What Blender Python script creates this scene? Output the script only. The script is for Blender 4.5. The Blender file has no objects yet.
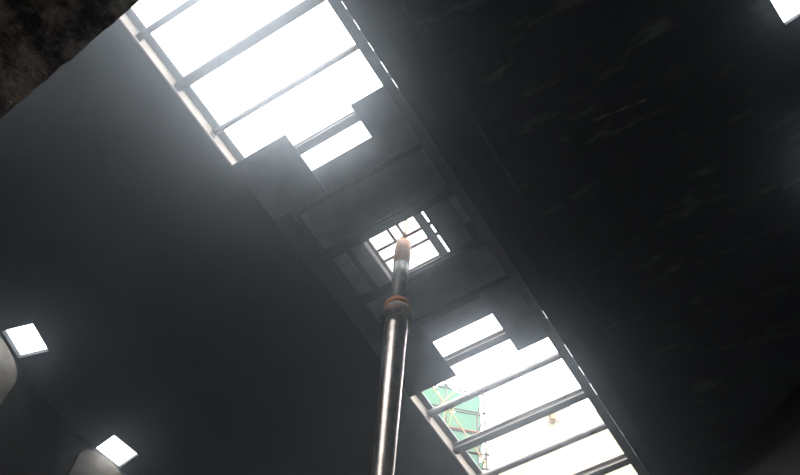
import bpy, bmesh, math, random
from mathutils import Vector, Matrix, noise
from mathutils.geometry import tessellate_polygon
random.seed(4)
C = bpy.context.scene.collection
SC = bpy.context.scene

# ------------------------------------------------------------------ camera, sky, exposure
cd = bpy.data.cameras.new('camera'); cam = bpy.data.objects.new('camera', cd); C.objects.link(cam)
R = Matrix(((0.8476566837517142, 0.5284920588286729, 0.046629285283788104),
            (0.44203912268412454, -0.7521199296567279, 0.48879139254881315),
            (0.2933931841534425, -0.39371532249607594, -0.8711536513865481)))
cam.matrix_world = R.transposed().to_4x4()
cd.sensor_width = 36; cd.lens = 930.576/800*36; cd.clip_start = 0.02; cd.clip_end = 500
SC.camera = cam
SC.view_settings.view_transform = 'Standard'; SC.view_settings.look = 'None'
SC.view_settings.gamma = 1; SC.view_settings.use_curve_mapping = False
SC.view_settings.exposure = 0.0
SKY = 9.0
wd = bpy.data.worlds.new('overcast_sky'); SC.world = wd; wd.use_nodes = True
bg = wd.node_tree.nodes['Background']; bg.inputs[0].default_value = (0.97, 0.985, 1, 1); bg.inputs[1].default_value = SKY
wd.cycles.sampling_method = 'MANUAL'; wd.cycles.sample_map_resolution = 64

# ------------------------------------------------------------------ materials
def mat(name, col, rough=0.7, metal=0.0, var=0.25, scale=3.0, bump=0.15, bscale=12.0, col2=None, spec=0.5, lo=0.35, hi=0.65):
    m = bpy.data.materials.new(name); m.use_nodes = True
    nt = m.node_tree; N = nt.nodes; L = nt.links
    b = N['Principled BSDF']; b.inputs['Roughness'].default_value = rough; b.inputs['Metallic'].default_value = metal
    b.inputs['Specular IOR Level'].default_value = spec
    tc = N.new('ShaderNodeTexCoord'); nz = N.new('ShaderNodeTexNoise'); nz.inputs['Scale'].default_value = scale
    nz.inputs['Detail'].default_value = 6; nz.inputs['Roughness'].default_value = 0.65
    L.new(tc.outputs['Object'], nz.inputs['Vector'])
    cr = N.new('ShaderNodeValToRGB'); e = cr.color_ramp.elements
    e[0].position = lo; e[1].position = hi
    e[0].color = (*[c*(1-var) for c in col], 1); e[1].color = (*(col2 if col2 else [min(1, c*(1+var)) for c in col]), 1)
    L.new(nz.outputs['Fac'], cr.inputs[0]); L.new(cr.outputs[0], b.inputs['Base Color'])
    if bump:
        n2 = N.new('ShaderNodeTexNoise'); n2.inputs['Scale'].default_value = bscale; n2.inputs['Detail'].default_value = 8
        L.new(tc.outputs['Object'], n2.inputs['Vector'])
        bp = N.new('ShaderNodeBump'); bp.inputs['Strength'].default_value = bump; bp.inputs['Distance'].default_value = 0.03
        L.new(n2.outputs['Fac'], bp.inputs['Height']); L.new(bp.outputs[0], b.inputs['Normal'])
    return m

M = {
 'curb': mat('pale_curb_paint', (0.30, 0.26, 0.22), 0.6, var=0.12, scale=1.5, bump=0.08),
 'beam': mat('galvanised_beam', (0.20, 0.178, 0.165), 0.45, metal=0.35, var=0.2, scale=2.0),
 'channel': mat('grey_channel_paint', (0.12, 0.125, 0.13), 0.6, var=0.15),
 'board': mat('board_sheet', (0.15, 0.165, 0.185), 0.75, var=0.22, scale=1.3, bump=0.1),
 'panel': mat('dusty_panel_sheet', (0.20, 0.215, 0.235), 0.75, var=0.25, scale=2.0, bump=0.1),
 'felt': mat('dark_roof_sheet', (0.08, 0.085, 0.09), 0.85, var=0.2),
 'girder': mat('sooty_girder', (0.015, 0.016, 0.018), 0.8, var=0.25, scale=2.0),
 'wall': mat('cylinder_wall_render', (0.04, 0.037, 0.034), 0.9, var=0.3, scale=0.8, bump=0.3),
 'plaster': mat('pale_plaster_patch', (0.24, 0.21, 0.18), 0.9, var=0.3, scale=1.5, bump=0.2),  # pale tone of the mortar ridge and of the painted skylight glow
 'seam': mat('sooty_crossbeam', (0.07, 0.074, 0.08), 0.8, var=0.2),  # darker copy of the beam colour, shade under the boards painted in
 'floor': mat('dusty_floor', (0.03, 0.029, 0.028), 0.9, var=0.3, scale=0.6),
 'ground': mat('outside_ground', (0.06, 0.055, 0.05), 0.95, var=0.3, scale=0.4),
 'bar': mat('rusty_grate_bar', (0.10, 0.055, 0.035), 0.7, metal=0.3, var=0.35, scale=8),
 'pole': mat('oily_steel_casing', (0.30, 0.26, 0.235), 0.29, metal=1.0, var=0.3, scale=5, bump=0.08, bscale=25),
 'poleup': mat('scuffed_steel_rod', (0.09, 0.085, 0.08), 0.45, metal=0.6, var=0.6, scale=6, bump=0.2, bscale=20, col2=(0.20, 0.185, 0.17)),
 'orange': mat('orange_primer', (0.42, 0.14, 0.015), 0.65, var=0.3, scale=7, bump=0.1),
 'collar': mat('rusty_collar', (0.12, 0.07, 0.045), 0.55, metal=0.5, var=0.4, scale=9, bump=0.2),
 'slab': mat('soot_stained_concrete', (0.05, 0.045, 0.04), 0.85, var=0.75, scale=4.5, bump=1.0, bscale=22, col2=(0.26, 0.225, 0.19), lo=0.40, hi=0.70),
 'jamb': mat('door_jamb_concrete', (0.12, 0.115, 0.11), 0.9, var=0.3),
 'pipe': mat('scaffold_tube_steel', (0.05, 0.038, 0.03), 0.6, metal=0.2, var=0.3, scale=6),
 'brace': mat('orange_brace_tube', (0.24, 0.13, 0.05), 0.6, var=0.2, scale=6),
 'red': mat('red_tube_paint', (0.20, 0.04, 0.03), 0.6, var=0.2, scale=6),
 'yellow': mat('yellow_ladder_paint', (0.20, 0.16, 0.05), 0.6, var=0.2, scale=6),
 'cream': mat('cream_render', (0.23, 0.215, 0.155), 0.9, var=0.12, scale=0.5, bump=0.05),
 'tan': mat('tan_bracket_paint', (0.15, 0.10, 0.05), 0.8, var=0.2),
}
# green scaffold netting: fine mesh of a woven net, let through a little sky
def net_mat():
    m = mat('green_scaffold_net', (0.035, 0.115, 0.065), 0.9, var=0.3, scale=1.6, bump=0.1)
    nt = m.node_tree; N = nt.nodes; L = nt.links; b = N['Principled BSDF']; out = N['Material Output']
    tl = N.new('ShaderNodeBsdfTranslucent'); tl.inputs[0].default_value = (0.035, 0.12, 0.065, 1)
    tr = N.new('ShaderNodeBsdfTransparent'); m1 = N.new('ShaderNodeMixShader'); m2 = N.new('ShaderNodeMixShader')
    m1.inputs[0].default_value = 0.5; L.new(b.outputs[0], m1.inputs[1]); L.new(tl.outputs[0], m1.inputs[2])
    tc = N.new('ShaderNodeTexCoord'); nz = N.new('ShaderNodeTexNoise'); nz.inputs['Scale'].default_value = 2.2; nz.inputs['Detail'].default_value = 5
    L.new(tc.outputs['Object'], nz.inputs['Vector'])
    r = N.new('ShaderNodeValToRGB'); r.color_ramp.elements[0].position = 0.68; r.color_ramp.elements[1].position = 0.72
    r.color_ramp.elements[0].color = (0.02, 0.02, 0.02, 1); r.color_ramp.elements[1].color = (0.7, 0.7, 0.7, 1)
    L.new(nz.outputs['Fac'], r.inputs[0]); L.new(r.outputs[0], m2.inputs[0])
    L.new(m1.outputs[0], m2.inputs[1]); L.new(tr.outputs[0], m2.inputs[2]); L.new(m2.outputs[0], out.inputs[0])
    return m
M['net'] = net_mat()
# skylight pane: dusty glass
def pane_mat():
    m = bpy.data.materials.new('dusty_skylight_glass'); m.use_nodes = True; nt = m.node_tree; N = nt.nodes; L = nt.links
    N.remove(N['Principled BSDF']); out = N['Material Output']
    tr = N.new('ShaderNodeBsdfTransparent'); tr.inputs[0].default_value = (0.93, 0.95, 0.96, 1)
    gl = N.new('ShaderNodeBsdfGlossy'); gl.inputs[1].default_value = 0.15; mx = N.new('ShaderNodeMixShader'); mx.inputs[0].default_value = 0.06
    L.new(tr.outputs[0], mx.inputs[1]); L.new(gl.outputs[0], mx.inputs[2]); L.new(mx.outputs[0], out.inputs[0])
    return m
M['pane'] = pane_mat()
# roof slab underside: sooty concrete with formwork lines, pale drips and scuffs
def ceiling_mat():
    m = mat('sooty_roof_concrete', (0.022, 0.024, 0.027), 0.8, var=0.3, scale=0.9, bump=0.25, bscale=5)
    nt = m.node_tree; N = nt.nodes; L = nt.links; b = N['Principled BSDF']
    base = b.inputs['Base Color'].links[0].from_socket
    tc = N.new('ShaderNodeTexCoord'); mp = N.new('ShaderNodeMapping'); mp.inputs['Scale'].default_value = (0.45, 1.7, 1)
    L.new(tc.outputs['Object'], mp.inputs[0])
    n = N.new('ShaderNodeTexNoise'); n.inputs['Scale'].default_value = 1.1; n.inputs['Detail'].default_value = 7; n.inputs['Roughness'].default_value = 0.7
    L.new(mp.outputs[0], n.inputs['Vector'])
    r = N.new('ShaderNodeValToRGB'); r.color_ramp.elements[0].position = 0.56; r.color_ramp.elements[1].position = 0.72
    L.new(n.outputs['Fac'], r.inputs[0])
    # the half right of the slot is the scuffed one
    sx = N.new('ShaderNodeSeparateXYZ'); L.new(tc.outputs['Object'], sx.inputs[0])
    ms = N.new('ShaderNodeMapRange'); L.new(sx.outputs['X'], ms.inputs['Value']); ms.inputs['From Min'].default_value = 2; ms.inputs['From Max'].default_value = 4
    mu = N.new('ShaderNodeMath'); mu.operation = 'MULTIPLY'; L.new(r.outputs[0], mu.inputs[0]); L.new(ms.outputs[0], mu.inputs[1])
    mx = N.new('ShaderNodeMixRGB'); L.new(mu.outputs[0], mx.inputs[0]); L.new(base, mx.inputs[1]); mx.inputs[2].default_value = (0.17, 0.17, 0.17, 1)
    L.new(mx.outputs[0], b.inputs['Base Color'])
    return m
M['ceiling'] = ceiling_mat()

# ------------------------------------------------------------------ builders
def link(name, verts, faces, m, parent=None, smooth=False, at=None, two=None):
    """one mesh object; its origin goes to the base centre of its bounds"""
    xs = [v[0] for v in verts]; ys = [v[1] for v in verts]; zs = [v[2] for v in verts]
    o0 = Vector(((min(xs)+max(xs))/2, (min(ys)+max(ys))/2, min(zs))) if at is None else Vector(at)
    me = bpy.data.meshes.new(name); me.from_pydata([Vector(v)-o0 for v in verts], [], faces); me.update()
    bm = bmesh.new(); bm.from_mesh(me); bmesh.ops.recalc_face_normals(bm, faces=bm.faces); bm.to_mesh(me); bm.free()
    for mm in (m if isinstance(m, (list, tuple)) else [m]): me.materials.append(mm)
    if smooth:
        for p in me.polygons: p.use_smooth = True
    o = bpy.data.objects.new(name, me); C.objects.link(o)
    if parent is not None:
        o.parent = parent; o.location = o0-wloc(parent)
    else: o.location = o0
    o['_w'] = list(o0)
    return o
def wloc(o): return Vector(o['_w'])
class MB:
    def __init__(s): s.v = []; s.f = []
    def add(s, v, f):
        k = len(s.v); s.v += [tuple(p) for p in v]; s.f += [tuple(i+k for i in q) for q in f]; return s
    def box(s, x0, x1, y0, y1, z0, z1):
        return s.add([(x0,y0,z0),(x1,y0,z0),(x1,y1,z0),(x0,y1,z0),(x0,y0,z1),(x1,y0,z1),(x1,y1,z1),(x0,y1,z1)],
                     [(0,3,2,1),(4,5,6,7),(0,1,5,4),(1,2,6,5),(2,3,7,6),(3,0,4,7)])
    def prism(s, poly, z0, z1, M4=None):
        n = len(poly); v = [Vector((p[0], p[1], z0)) for p in poly]+[Vector((p[0], p[1], z1)) for p in poly]
        if M4: v = [M4@p for p in v]
        return s.add(v, [tuple(reversed(range(n))), tuple(range(n, 2*n))]+[(i, (i+1)%n, n+(i+1)%n, n+i) for i in range(n)])
    def profx(s, prof, x0, x1, y, z):
        """profile of (dy, dz) points run along x"""
        n = len(prof); v = [(x0, y+a, z+b) for a, b in prof]+[(x1, y+a, z+b) for a, b in prof]
        return s.add(v, [tuple(range(n)), tuple(reversed(range(n, 2*n)))]+[(i, n+i, n+(i+1)%n, (i+1)%n) for i in range(n)])
    def profy(s, prof, y0, y1, x, z):
        n = len(prof); v = [(x+a, y0, z+b) for a, b in prof]+[(x+a, y1, z+b) for a, b in prof]
        return s.add(v, [tuple(range(n)), tuple(reversed(range(n, 2*n)))]+[(i, n+i, n+(i+1)%n, (i+1)%n) for i in range(n)])
    def tube(s, a, b, r, n=8):
        a = Vector(a); b = Vector(b); d = (b-a).normalized(); u = d.orthogonal().normalized(); w = d.cross(u)
        ring = lambda c: [c+(u*math.cos(2*math.pi*i/n)+w*math.sin(2*math.pi*i/n))*r for i in range(n)]
        return s.add(ring(a)+ring(b), [tuple(range(n)), tuple(reversed(range(n, 2*n)))]+[(i, n+i, n+(i+1)%n, (i+1)%n) for i in range(n)])
    def lathe(s, prof, cx, cy, n=40):
        """prof: (r, z) from bottom to top, closed when first/last r is 0"""
        k = len(prof); v = []
        for r, z in prof:
            for i in range(n):
                t = 2*math.pi*i/n; v.append((cx+r*math.cos(t), cy+r*math.sin(t), z))
        f = [(j*n+i, j*n+(i+1)%n, (j+1)*n+(i+1)%n, (j+1)*n+i) for j in range(k-1) for i in range(n)]
        f += [tuple(reversed(range(n))), tuple((k-1)*n+i for i in range(n))]
        return s.add(v, f)
    def build(s, name, m, parent=None, smooth=False, at=None): return link(name, s.v, s.f, m, parent, smooth, at)
def ibeam(w, h, t=0.02):   # I profile, underside at 0
    a = w/2; b = t/2*0.9
    return [(-a,0),(a,0),(a,t),(b,t),(b,h-t),(a,h-t),(a,h),(-a,h),(-a,h-t),(-b,h-t),(-b,t),(-a,t)]
def cprof(w, h, t, s=1):   # C channel, open towards s
    return [(-s*w/2,0),(s*w/2,0),(s*w/2,t),(-s*(w/2-t),t),(-s*(w/2-t),h-t),(s*w/2,h-t),(s*w/2,h),(-s*w/2,h)]
def tag(o, label, cat, group=None, kind=None):
    o['label'] = label
    if cat: o['category'] = cat
    if group: o['group'] = group
    if kind: o['kind'] = kind
    return o
def empty(name, loc):
    o = bpy.data.objects.new(name, None); C.objects.link(o); o.location = loc; o.empty_display_size = 0.2; o['_w'] = list(loc); return o
def struct(o, label=None):
    o['kind'] = 'structure'
    if label: o['label'] = label
    return o
def holed_slab(outer, holes, z0, z1):
    loops = [outer]+holes
    flat = [Vector((p[0], p[1], 0)) for l in loops for p in l]
    tri = tessellate_polygon([[Vector((p[0], p[1], 0)) for p in l] for l in loops])
    n = len(flat); v = [(p.x, p.y, z0) for p in flat]+[(p.x, p.y, z1) for p in flat]
    f = [tuple(t) for t in tri]+[tuple(i+n for i in reversed(t)) for t in tri]
    k = 0
    for l in loops:
        m = len(l)
        for i in range(m):
            a, b = k+i, k+(i+1)%m; f.append((a, b, b+n, a+n))
        k += m
    return v, f
def rect(x0, x1, y0, y1): return [(x0,y0),(x1,y0),(x1,y1),(x0,y1)]

# ------------------------------------------------------------------ the setting
CX, CY = -6.95, 9.40         # axis of the round hall
ZF, ZR = -1.6, 20.0          # floor, underside of the roof slab
RW, RO = 11.15, 11.65        # wall, inner and outer radius
SX0, SX1, SY0, SY1 = -9.18, -4.7205, -0.9, 19.7     # the long slot in the roof

circle = [(CX+RO*math.cos(2*math.pi*i/128), CY+RO*math.sin(2*math.pi*i/128)) for i in range(128)]
WINS = []                    # roof lights: (centre x, centre y, angle)
S = 0.465
def win_at(x, y): WINS.append((x, y, math.atan2(y-CY, x-CX)))
win_at(-17.14, 6.64); win_at(-17.60, 10.92); win_at(3.58, 8.29); win_at(2.86, 12.28)
for a in (118, 140, 240, 306, 330):
    t = math.radians(a); win_at(CX+10.68*math.cos(t), CY+10.68*math.sin(t))
def wrect(w, s, s2=None):
    x, y, t = w; s2 = s2 or s
    u = Vector((math.cos(t), math.sin(t))); v = Vector((-u.y, u.x)); c = Vector((x, y))
    return [tuple(c+u*s*a+v*s2*b) for a, b in ((-1,-1),(1,-1),(1,1),(-1,1))]
v, f = holed_slab(circle, [rect(SX0, SX1, SY0, SY1)]+[wrect(w, S) for w in WINS], ZR, ZR+0.12)
struct(link('ceiling', v, f, M['ceiling'], at=(CX, CY, ZR)), 'sooty black round roof slab over the hall')
ceil = bpy.data.objects['ceiling']
mb = MB(); pts = [(-1.30+1.22*t_/9+.0, 8.68+.14*t_/9+.03*noise.noise(Vector((t_*.8, 0, 0))), ZR) for t_ in range(10)]
for k, (a, b) in enumerate(zip(pts, pts[1:])): mb.tube(a, b, .014+.008*math.sin(k*1.7), 6)
mb.build('mortar_ridge', M['plaster'], ceil)
for i, w in enumerate(WINS):
    fr = MB(); a = wrect(w, S); b = wrect(w, S+0.07)
    for k in range(4):
        q = [a[k], a[(k+1)%4], b[(k+1)%4], b[k]]; fr.prism(q, ZR+0.12, ZR+0.17)
    o = struct(fr.build('window_%d' % (i+1), M['channel']))
    MB().prism(wrect(w, S+0.03), ZR+0.17, ZR+0.18).build('pane', M['pane'], o)

# wall ring with the doorway the photograph was taken from
NW = 128; a0 = math.radians(-53.5)-math.pi/NW*7
P = lambda r, i: (CX+r*math.cos(a0+2*math.pi*i/NW), CY+r*math.sin(a0+2*math.pi*i/NW))
DN, ZH = 7, 3.6
mb = MB()
zs = [ZF, ZH, ZR]
for i in range(NW):
    for j in range(2):
        if i < DN and j == 0: continue
        z0, z1 = zs[j], zs[j+1]
        q = [P(RW, i), P(RW, i+1), P(RO, i+1), P(RO, i)]
        vv = [(p[0], p[1], z0) for p in q]+[(p[0], p[1], z1) for p in q]
        ff = [(0,1,5,4), (2,3,7,6)]
        if j == 1 and i < DN: ff.append((0,3,2,1))
        if j == 0 and i == DN: ff.append((0,4,7,3))
        if j == 0 and i == NW-1: ff.append((1,2,6,5))
        mb.add(vv, ff)
struct(mb.build('wall_round', M['wall'], at=(CX, CY, ZF)), 'round wall of the hall')
# skylight glow on the wall below each roof light, put in as pale patches
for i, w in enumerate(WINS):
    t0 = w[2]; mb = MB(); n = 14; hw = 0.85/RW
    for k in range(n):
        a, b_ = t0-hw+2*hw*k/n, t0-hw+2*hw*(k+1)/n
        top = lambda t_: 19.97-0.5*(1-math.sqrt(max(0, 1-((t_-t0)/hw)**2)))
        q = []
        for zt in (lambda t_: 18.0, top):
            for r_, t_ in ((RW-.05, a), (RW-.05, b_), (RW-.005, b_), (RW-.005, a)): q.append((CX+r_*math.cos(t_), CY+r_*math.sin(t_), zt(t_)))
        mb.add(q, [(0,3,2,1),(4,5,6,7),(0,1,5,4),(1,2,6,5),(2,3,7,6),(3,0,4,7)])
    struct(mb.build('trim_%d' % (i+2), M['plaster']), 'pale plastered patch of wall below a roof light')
mb = MB()
for i, s in ((0, 1), (DN, -1)):
    for_a = P(RW-0.03, i); for_b = P(RO+0.03, i); d = (Vector(P(RW, DN/2))-Vector(P(RW, i))).normalized()*0.09
    mb.prism([for_a, for_b, (for_b[0]+d.x, for_b[1]+d.y), (for_a[0]+d.x, for_a[1]+d.y)], ZF, ZH)
door = struct(mb.build('door_1', M['jamb']))
struct(MB().prism([(CX+RO*math.cos(2*math.pi*i/96), CY+RO*math.sin(2*math.pi*i/96)) for i in range(96)], ZF-0.2, ZF).build('floor', M['floor']))
struct(MB().prism([(CX+120*math.cos(2*math.pi*i/64), CY+120*math.sin(2*math.pi*i/64)) for i in range(64)], ZF-0.6, ZF-0.2).build('trim_1', M['ground']), 'bare ground outside the hall')

# ------------------------------------------------------------------ steelwork of the slot
Y0, Y1 = SY0, SY1
tag(MB().box(-9.18, -9.14, Y0, 5.34, 20.0, 20.40).box(-9.18, -9.14, 5.34, 13.44, 20.07, 20.40).box(-9.18, -9.14, 13.44, Y1, 20.0, 20.40).build('slot_lining', M['curb']),
    'pale beige lining strip along the left side of the roof slot', 'lining strip')
tag(MB().profy([(-0.12,0),(0.12,0),(0.12,0.07),(0.10,0.07),(0.10,0.02),(-0.10,0.02),(-0.10,0.16),(-0.12,0.16)], Y0, Y1, -9.08, 20.40).build('edge_channel', M['channel']),
    'grey steel edge channel above the pale lining, left side of slot', 'steel channel')
tag(MB().profy([(-0.125,0),(0.135,0),(0.135,0.02),(-0.105,0.02),(-0.105,0.44),(0.0,0.44),(0.0,0.46),(-0.125,0.46)], Y0, Y1, -4.885, 20.08).build('edge_channel', M['channel']),
    'grey steel edge channel on the right side of slot, by the light slits', 'steel channel')
g = MB().profy(ibeam(0.62, 0.28, 0.03), -1.2, 19.95, -3.92, 19.715).build('long_girder', M['girder'])
tag(g, 'black steel girder under the roof slab, right of the slot', 'girder')
# packing plates between slab and right edge channel: the gaps left between them are the bright slits
gaps = [(3.42,3.62),(3.90,4.15),(4.50,4.72),(5.00,5.30),(5.47,5.72), (12.72,13.0),(13.95,14.40),(14.76,15.10),(15.42,15.85),(16.62,17.02),(17.25,17.55),(18.05,18.3)]
sp = empty('packing_strip', (-4.74, 9.0, 20.12)); tag(sp, 'strip of packing plates closing the gap along the slot, broken by thin slits', 'packing strip')
edges = [Y0]+[e*20.12/20.0 for g_ in gaps for e in g_]+[Y1]
for i in range(0, len(edges), 2):
    MB().box(-4.80, -4.66, edges[i], edges[i+1], 20.125, 20.14).build('packing_plate', M['channel'], sp)

# cross beams, from the far end near the top of the picture to the other end
XB0, XB1 = -9.14, -5.01
def crossbeam(y, kind, label, mt='beam'):
    e = empty('crossbeam', ((XB0+XB1)/2, y, 20.1))
    if kind == 'I': MB().profx(ibeam(0.23, 0.25, 0.022), XB0+0.03, XB1, y, 20.10).build('web_and_flanges', M[mt], e)
    elif kind == 'T':
        b = MB().tube((XB0+0.03, y, 20.26), (XB1, y, 20.26), 0.08, 16).build('tube', M[mt], e, smooth=False)
    elif kind == 'R':
        b = MB().tube((XB0+0.03, y, 20.25), (XB1, y, 20.25), 0.105, 16).build('tube', M[mt], e, smooth=False)
    elif kind == 'C': MB().profx(cprof(0.15, 0.2, 0.018, -1), XB0+0.03, XB1, y, 20.15).build('channel', M[mt], e)
    MB().box(XB0, XB0+0.03, y-0.085, y+0.085, 20.09, 20.37).build('end_plate', M['channel'], e)
    tag(e, label, 'beam', 'crossbeams over the roof slot')
    return e
K = 20.3
crossbeam(0.0165*K, 'I', 'crossbeam at the far top end of the slot, topmost of all')
crossbeam(0.0862*K, 'C', 'thin grey crossbeam cut by the top edge, highest one in view')
crossbeam(0.1545*K, 'I', 'thick ridged grey crossbeam across the upper bright opening')
crossbeam(0.2215*K, 'T', 'thin round crossbeam just above the stepped end of upper opening')
crossbeam(0.2895*K, 'I', 'crossbeam between upper opening and the small bright oblong gap')
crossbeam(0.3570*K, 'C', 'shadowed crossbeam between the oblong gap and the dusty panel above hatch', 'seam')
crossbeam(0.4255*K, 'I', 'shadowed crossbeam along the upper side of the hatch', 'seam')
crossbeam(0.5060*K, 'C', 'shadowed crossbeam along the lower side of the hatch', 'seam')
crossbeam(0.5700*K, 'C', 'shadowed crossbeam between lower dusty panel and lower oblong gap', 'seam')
crossbeam(0.6420*K, 'I', 'grey crossbeam between lower oblong gap and lower opening')
crossbeam(0.7075*K, 'R', 'thin round crossbeam first across the lower opening, over green netting')
crossbeam(0.7785*K, 'I', 'thick pale crossbeam across the middle of the lower opening')
crossbeam(0.8440*K, 'R', 'thin round crossbeam below the thick pale one, lower opening')
crossbeam(0.9120*K, 'I', 'thick crossbeam at the bottom edge, lowest in view')

# cover boards
KB = 20.36
def board(x0, x1, y0, y1, label, mt='board', z=KB, th=0.05, name='cover_board', group='cover boards of the roof slot'):
    k = z
    b = MB().box(x0*k, x1*k, y0*k, y1*k, z, z+th)
    return tag(b.build(name, M[mt]), label, 'board', group)
KL = 20.03
board(-.4579, -.3795, .2665, .3520, 'grey cover board at left stepped end of the upper opening', z=KL, th=.035)
board(-.2945, -.2498, .2755, .3520, 'grey cover board at right stepped end of the upper opening', z=KL, th=.035)
board(-.4579, -.3835, .5730, .6710, 'grey cover board at left stepped end of the lower opening', z=KL, th=.035)
board(-.2940, -.2498, .5730, .6765, 'grey cover board at right stepped end of the lower opening', z=KL, th=.035)
board(-.4579, -.4330, .3525, .5725, 'long dark side board left of hatch and dusty panels', 'felt', z=KL, th=.035)  # dark board added to hide the lit lining where only shade belongs
board(-.3795, -.2945, .3215, .357, 'grey cover board closing the upper oblong gap')
board(-.4270, -.2510, .3580, .4225, 'wide dusty cover panel between upper oblong gap and hatch', 'panel')
board(-.4260, -.4085, .4350, .4990, 'narrow dusty strip board left of the hatch', 'panel')
board(-.3990, -.3800, .4340, .5020, 'small dusty board against the left side of hatch', 'panel')
board(-.2910, -.2620, .4340, .5020, 'dark board right of the hatch light slits', 'board')
board(-.2590, -.2475, .4330, .4750, 'narrow pale strip board right of the hatch', 'panel')
board(-.4270, -.2500, .5130, .5680, 'wide dusty cover panel between hatch and lower oblong gap', 'panel')
board(-.3835, -.2940, .5690, .6080, 'grey cover board above the lower oblong gap')
# roofing sheet over the middle, with hatch hole and three slits
KH = 20.42
hx0, hx1, hy0, hy1 = -.3785*KH, -.3080*KH, .4335*KH, .5035*KH
sl = [(.4342,.4515),(.4566,.4680),(.4732,.5000)]
v, f = holed_slab(rect(-8.95, -5.02, .33*KH, .597*KH), [rect(hx0, hx1, hy0, hy1)]+[rect(-.2966*KH, -.2936*KH, a*KH, b*KH) for a, b in sl], KH, KH+0.03)
tag(link('roofing_sheet', v, f, M['felt']), 'dark roofing sheet over the middle of the slot, around the hatch', 'roof sheet')
# hatch
h = empty('roof_hatch', ((hx0+hx1)/2, (hy0+hy1)/2, 20.5)); tag(h, 'small square barred roof hatch above the pole', 'hatch')
t = 0.04
for (x0, x1, y0, y1) in ((hx0-t, hx0, hy0-t, hy1+t), (hx1, hx1+t, hy0-t, hy1+t), (hx0, hx1, hy0-t, hy0), (hx0, hx1, hy1, hy1+t)):
    MB().box(x0, x1, y0, y1, 20.45, 20.55).build('lining', M['curb'], h)
ZG = 20.55; W_ = 0.09
for (x0, x1, y0, y1) in ((hx0-t, hx0+W_, hy0-t, hy1+t), (hx1-0.02, hx1+0.2, hy0-t, hy1+t), (hx0+W_, hx1-0.02, hy0-t, hy0+0.05), (hx0+W_, hx1-0.02, hy1-0.05, hy1+t)):
    MB().box(x0, x1, y0, y1, ZG, ZG+0.06).build('frame', M['channel'], h)
ZB = 20.61
for yy in (.4548, .4718): MB().box(hx0, hx1, yy*ZB-0.042, yy*ZB+0.042, ZB, ZB+0.05).build('bar', M['bar'], h)
for xx in (-.3445, -.3310): MB().box(xx*ZB-0.042, xx*ZB+0.042, hy0,   .4548*ZB-0.042, ZB, ZB+0.05).build('bar', M['bar'], h)

# ------------------------------------------------------------------ pole
PX, PY = -6.90, 9.42
pole = empty('telescopic_pole', (PX, PY, ZF)); tag(pole, 'tall dark steel pole rising to the hatch, orange cap on top', 'pole')
MB().lathe([(.55,ZF),(.55,ZF+.05),(.30,ZF+.06),(.22,ZF+.35)], PX, PY).build('base_flange', M['collar'], pole, True)
low = MB().lathe([(.19,ZF+.05),(.19,9.0),(.20,12.2),(.235,15.0),(.255,16.6),(.258,17.06)], PX, PY, 48).build('lower_casing', M['pole'], pole, True)
col = MB().lathe([(.24,16.92),(.335,16.94),(.36,16.98),(.36,17.14),(.325,17.24),(.275,17.40)], PX, PY, 48).build('collar', M['collar'], pole, True)
MB().lathe([(.275,17.40),(.29,17.41),(.29,17.56),(.265,17.58)], PX, PY, 48).build('collar_ring', M['orange'], col, True)
for k in range(10):
    a = 2*math.pi*k/10; x = PX+.335*math.cos(a); y = PY+.335*math.sin(a)
    MB().tube((x, y, 16.88), (x, y, 16.96), .022, 6).build('bolt', M['pole'], col)
MB().lathe([(.165,17.55),(.175,18.2),(.192,18.8),(.198,19.4)], PX, PY, 40).build('upper_rod', M['poleup'], pole, True)
cap = MB().lathe([(.200,19.33),(.208,19.35),(.205,20.05),(.190,20.30),(.165,20.42),(.10,20.50),(.04,20.53)], PX, PY, 40).build('cap', M['orange'], pole, True)
# shackle and lifting rod on the cap
mb = MB(); pts = [Vector((PX+.15*math.cos(t_), PY+.12*math.cos(t_), 20.42+.25*math.sin(t_))) for t_ in [math.pi*i/10 for i in range(11)]]
for a, b in zip(pts, pts[1:]): mb.tube(a, b, .02, 8)
mb.build('shackle', M['pipe'], pole)
mb = MB().lathe([(.05,20.48),(.05,21.0),(.038,21.1),(.038,21.75)], PX+.03, PY, 12).build('lifting_rod', M['tan'], pole)
mb = MB()
for i, zz in enumerate((20.62, 20.74)):
    mb.tube((PX-.05, PY, zz), (PX+.09, PY, zz), .045, 8)
mb.build('rod_clamp', M['bar'], pole)

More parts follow.
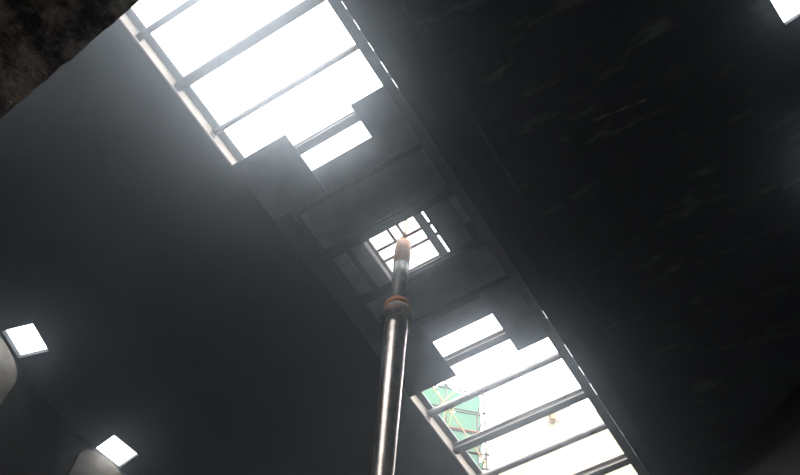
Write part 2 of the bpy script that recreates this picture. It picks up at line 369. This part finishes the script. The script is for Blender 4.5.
# ------------------------------------------------------------------ concrete landing slab near the doorway, top left of the picture
def rough_slab():
    x0, x1 = -4.6, -0.95; nx, ny, nz = 120, 50, 7; T = 0.28; ZS = 4.0
    v = []; f = []
    def edge(x):
        t = (x-(-1.70))/(-2.63+1.70); y = .222+t*(.308-.222)
        return y+0.008*noise.noise(Vector((x*11, 0, 3)))+0.004*noise.noise(Vector((x*3, 0, 7)))
    def pt(i, j, k):
        x = x0+(x1-x0)*i/nx; ye = edge(x); y = -1.35+(ye+1.35)*(1-(1-j/ny)**1.6); z = ZS+T*k/nz
        d = noise.fractal(Vector((x*2.2, y*2.2, z*2.2)), 0.8, 2.1, 7)*0.045
        if j == ny: y += 0.006*noise.noise(Vector((x*12, z*12, 1)))
        if k == 0: z += d
        return (x, y, z)
    idx = {}
    def vid(i, j, k):
        if (i, j, k) not in idx: idx[(i, j, k)] = len(v); v.append(pt(i, j, k))
        return idx[(i, j, k)]
    for i in range(nx):
        for j in range(ny):
            f.append((vid(i,j,0), vid(i,j+1,0), vid(i+1,j+1,0), vid(i+1,j,0)))
        for k in range(nz):
            f.append((vid(i,ny,k), vid(i+1,ny,k), vid(i+1,ny,k+1), vid(i,ny,k+1)))
        f.append((vid(i,0,nz), vid(i+1,0,nz), vid(i+1,ny,nz), vid(i,ny,nz)))
        for k in range(nz): f.append((vid(i,0,k), vid(i,0,k+1), vid(i+1,0,k+1), vid(i+1,0,k)))
    for i in (0, nx):
        for j in range(ny):
            f.append((vid(i,j,0), vid(i,j+1,0), vid(i,j+1,nz), vid(i,j,nz)))
    return link('landing_slab', v, f, M['slab'], smooth=True)
tag(rough_slab(), 'rough soot-black concrete slab edge at the top left, close overhead', 'slab')

# ------------------------------------------------------------------ outside: scaffold and building beyond the roof
P0 = Vector((-13.1443, 23.0727, 0)); th = math.radians(43)
D = Vector((math.cos(th), math.sin(th), 0)); Nn = Vector((-math.sin(th), math.cos(th), 0))
def F(s, z, o=0.0): return P0+D*s+Nn*o+Vector((0, 0, z))
sc_ = empty('scaffold_tower', F(-.3, ZF-.2, .6)); tag(sc_, 'scaffold tower with green netting outside the roof, seen through the lower opening', 'scaffold')
ZG0 = ZF-.2
for s, o in ((-1.75,0),(-.54,0),(1.17,0),(-1.75,1.2),(-.54,1.2),(1.17,1.2)):
    MB().tube(F(s, ZG0, o), F(s, 33.9 if s < 1 else 33.5, o), .042, 8).build('post', M['pipe'], sc_)
zz = ZG0+1.3
while zz < 34:
    pass
    for o in (0, 1.2):
        m_ = 'red' if abs(zz-30.7) < .7 and o == 0 else 'pipe'
        MB().tube(F(-2.6, zz, o), F(1.32, zz, o), .04, 8).build('ledger', M[m_], sc_)
    for s in (-1.75, 1.17): MB().tube(F(s, zz, -.1), F(s, zz, 1.3), .022, 6).build('transom', M['pipe'], sc_)
    zz = zz+1.32 if zz+1.32 < 29 or zz > 31.9 else {0: 29.4, 1: 30.7, 2: 32.0, 3: 33.5}[0 if zz < 29 else 1 if zz < 30 else 2 if zz < 31 else 3]
MB().tube(F(-1.25, 33.25, -.06), F(-.6, 32.15, -.06), .032, 8).build('brace', M['brace'], sc_)
MB().tube(F(-.05, 33.3, -.06), F(-.78, 32.03, -.06), .032, 8).build('brace', M['brace'], sc_)
MB().tube(F(-.66, 32.2, -.1), F(1.12, 28.75, -.1), .030, 8).build('brace', M['brace'], sc_)
MB().tube(F(-1.7, 30.6, -.06), F(-.5, 28.3, -.06), .030, 8).build('brace', M['brace'], sc_)
for k in range(4):
    z0 = 4+k*6; MB().tube(F(-1.7, z0, -.06), F(1.1, z0+4.5, -.06), .03, 8).build('brace', M['brace'], sc_)
lad = MB().tube(F(-.22, 31.9, -.12), F(-.45, 30.6, -.12), .022, 6).tube(F(-.50, 31.9, -.12), F(-.72, 30.6, -.12), .022, 6).build('ladder', M['yellow'], sc_)
for k in range(5):
    q = k/4.6; MB().tube(F(-.24-.23*q, 31.75-1.3*q, -.12), F(-.50-.23*q, 31.75-1.3*q, -.12), .016, 6).build('rung', M['yellow'], lad)
for s, z in ((-.54,33.5),(1.17,33.5),(1.17,32.0),(1.17,29.4),(1.17,30.7)):
    MB().box(*[c for a in zip(F(s, z, -.03)-Vector((.06,.06,.06)), F(s, z, -.03)+Vector((.06,.06,.06))) for c in a]).build('coupler', M['pipe'], sc_)
v = []; f = []; nx, nz = 40, 90
for j in range(nz+1):
    for i in range(nx+1):
        s = -3.2+(1.35+3.2)*i/nx; top = 33.32+.12*noise.noise(Vector((s*2, 5, 0)))-(.05*math.sin((s+2)*2)**2)
        z = 10+(top-10)*j/nz; s2 = s+(.07*noise.noise(Vector((z*1.5, 2, 0))) if i == nx else 0)
        o = 1.24+.06*noise.noise(Vector((s*1.5, z*1.2, 0)))
        if i > nx*.55 and i < nx*.72 and j == nz: z += .5*math.sin((i-nx*.55)/(nx*.17)*math.pi)
        v.append(F(s2, z+1.45, o))
for j in range(nz):
    for i in range(nx):
        a = j*(nx+1)+i; f.append((a, a+1, a+nx+2, a+nx+1))
link('netting', v, f, M['net'], sc_, smooth=True)

b = empty('cream_building', F(8, ZG0, 8)); tag(b, 'pale cream building far outside, glowing through the lower opening', 'building')
def quadbox(s0, s1, o0, o1, z0, z1, name, m, par):
    return MB().prism([tuple(F(s, 0, o).xy) for s, o in ((s0,o0),(s1,o0),(s1,o1),(s0,o1))], z0, z1).build(name, M[m], par)
quadbox(3.2, 14, 4, 12, ZG0, 38.0, 'wall', 'cream', b)
quadbox(3.2, 14, 4.0, 4.3, 38.0, 38.9, 'parapet', 'cream', b)
br = quadbox(5.75, 6.0, 3.7, 4, 37.2, 38.0, 'bracket', 'tan', b)
MB().tube(F(5.6, 37.0, 3.8), F(6.2, 37.25, 3.8), .04, 8).build('bracket_arm', M['tan'], br)

# ------------------------------------------------------------------ haze that fills the hall
hz = MB().prism([(CX+(RW-.02)*math.cos(2*math.pi*i/64), CY+(RW-.02)*math.sin(2*math.pi*i/64)) for i in range(64)], ZF+.02, ZR-.03).build('haze', None)
hm = bpy.data.materials.new('thin_dusty_haze'); hm.use_nodes = True; N = hm.node_tree.nodes
N.remove(N['Principled BSDF']); vs = N.new('ShaderNodeVolumeScatter')
vs.inputs['Color'].default_value = (0.82, 0.91, 1.0, 1); vs.inputs['Anisotropy'].default_value = 0.92
# haze density shaped for brightness: denser below the slot, thinner towards the sides
L = hm.node_tree.links; gm = N.new('ShaderNodeNewGeometry'); sx = N.new('ShaderNodeSeparateXYZ'); L.new(gm.outputs['Position'], sx.inputs[0])
a1 = N.new('ShaderNodeMath'); a1.operation = 'SUBTRACT'; a1.inputs[1].default_value = CX; L.new(sx.outputs['X'], a1.inputs[0])
a2 = N.new('ShaderNodeMath'); a2.operation = 'ABSOLUTE'; L.new(a1.outputs[0], a2.inputs[0])
mr = N.new('ShaderNodeMapRange'); mr.interpolation_type = 'SMOOTHSTEP'; L.new(a2.outputs[0], mr.inputs['Value'])
mr.inputs['From Min'].default_value = 1.5; mr.inputs['From Max'].default_value = 6.6
mr.inputs['To Min'].default_value = 0.0112; mr.inputs['To Max'].default_value = 0.0034
L.new(mr.outputs[0], vs.inputs['Density'])
hm.node_tree.links.new(vs.outputs[0], N['Material Output'].inputs['Volume'])
hz.data.materials.clear(); hz.data.materials.append(hm); hz['kind'] = 'stuff'; hz['label'] = 'thin bluish dust haze filling the dark hall'; hz['category'] = 'haze'
for o in C.objects:
    if '_w' in o: del o['_w']
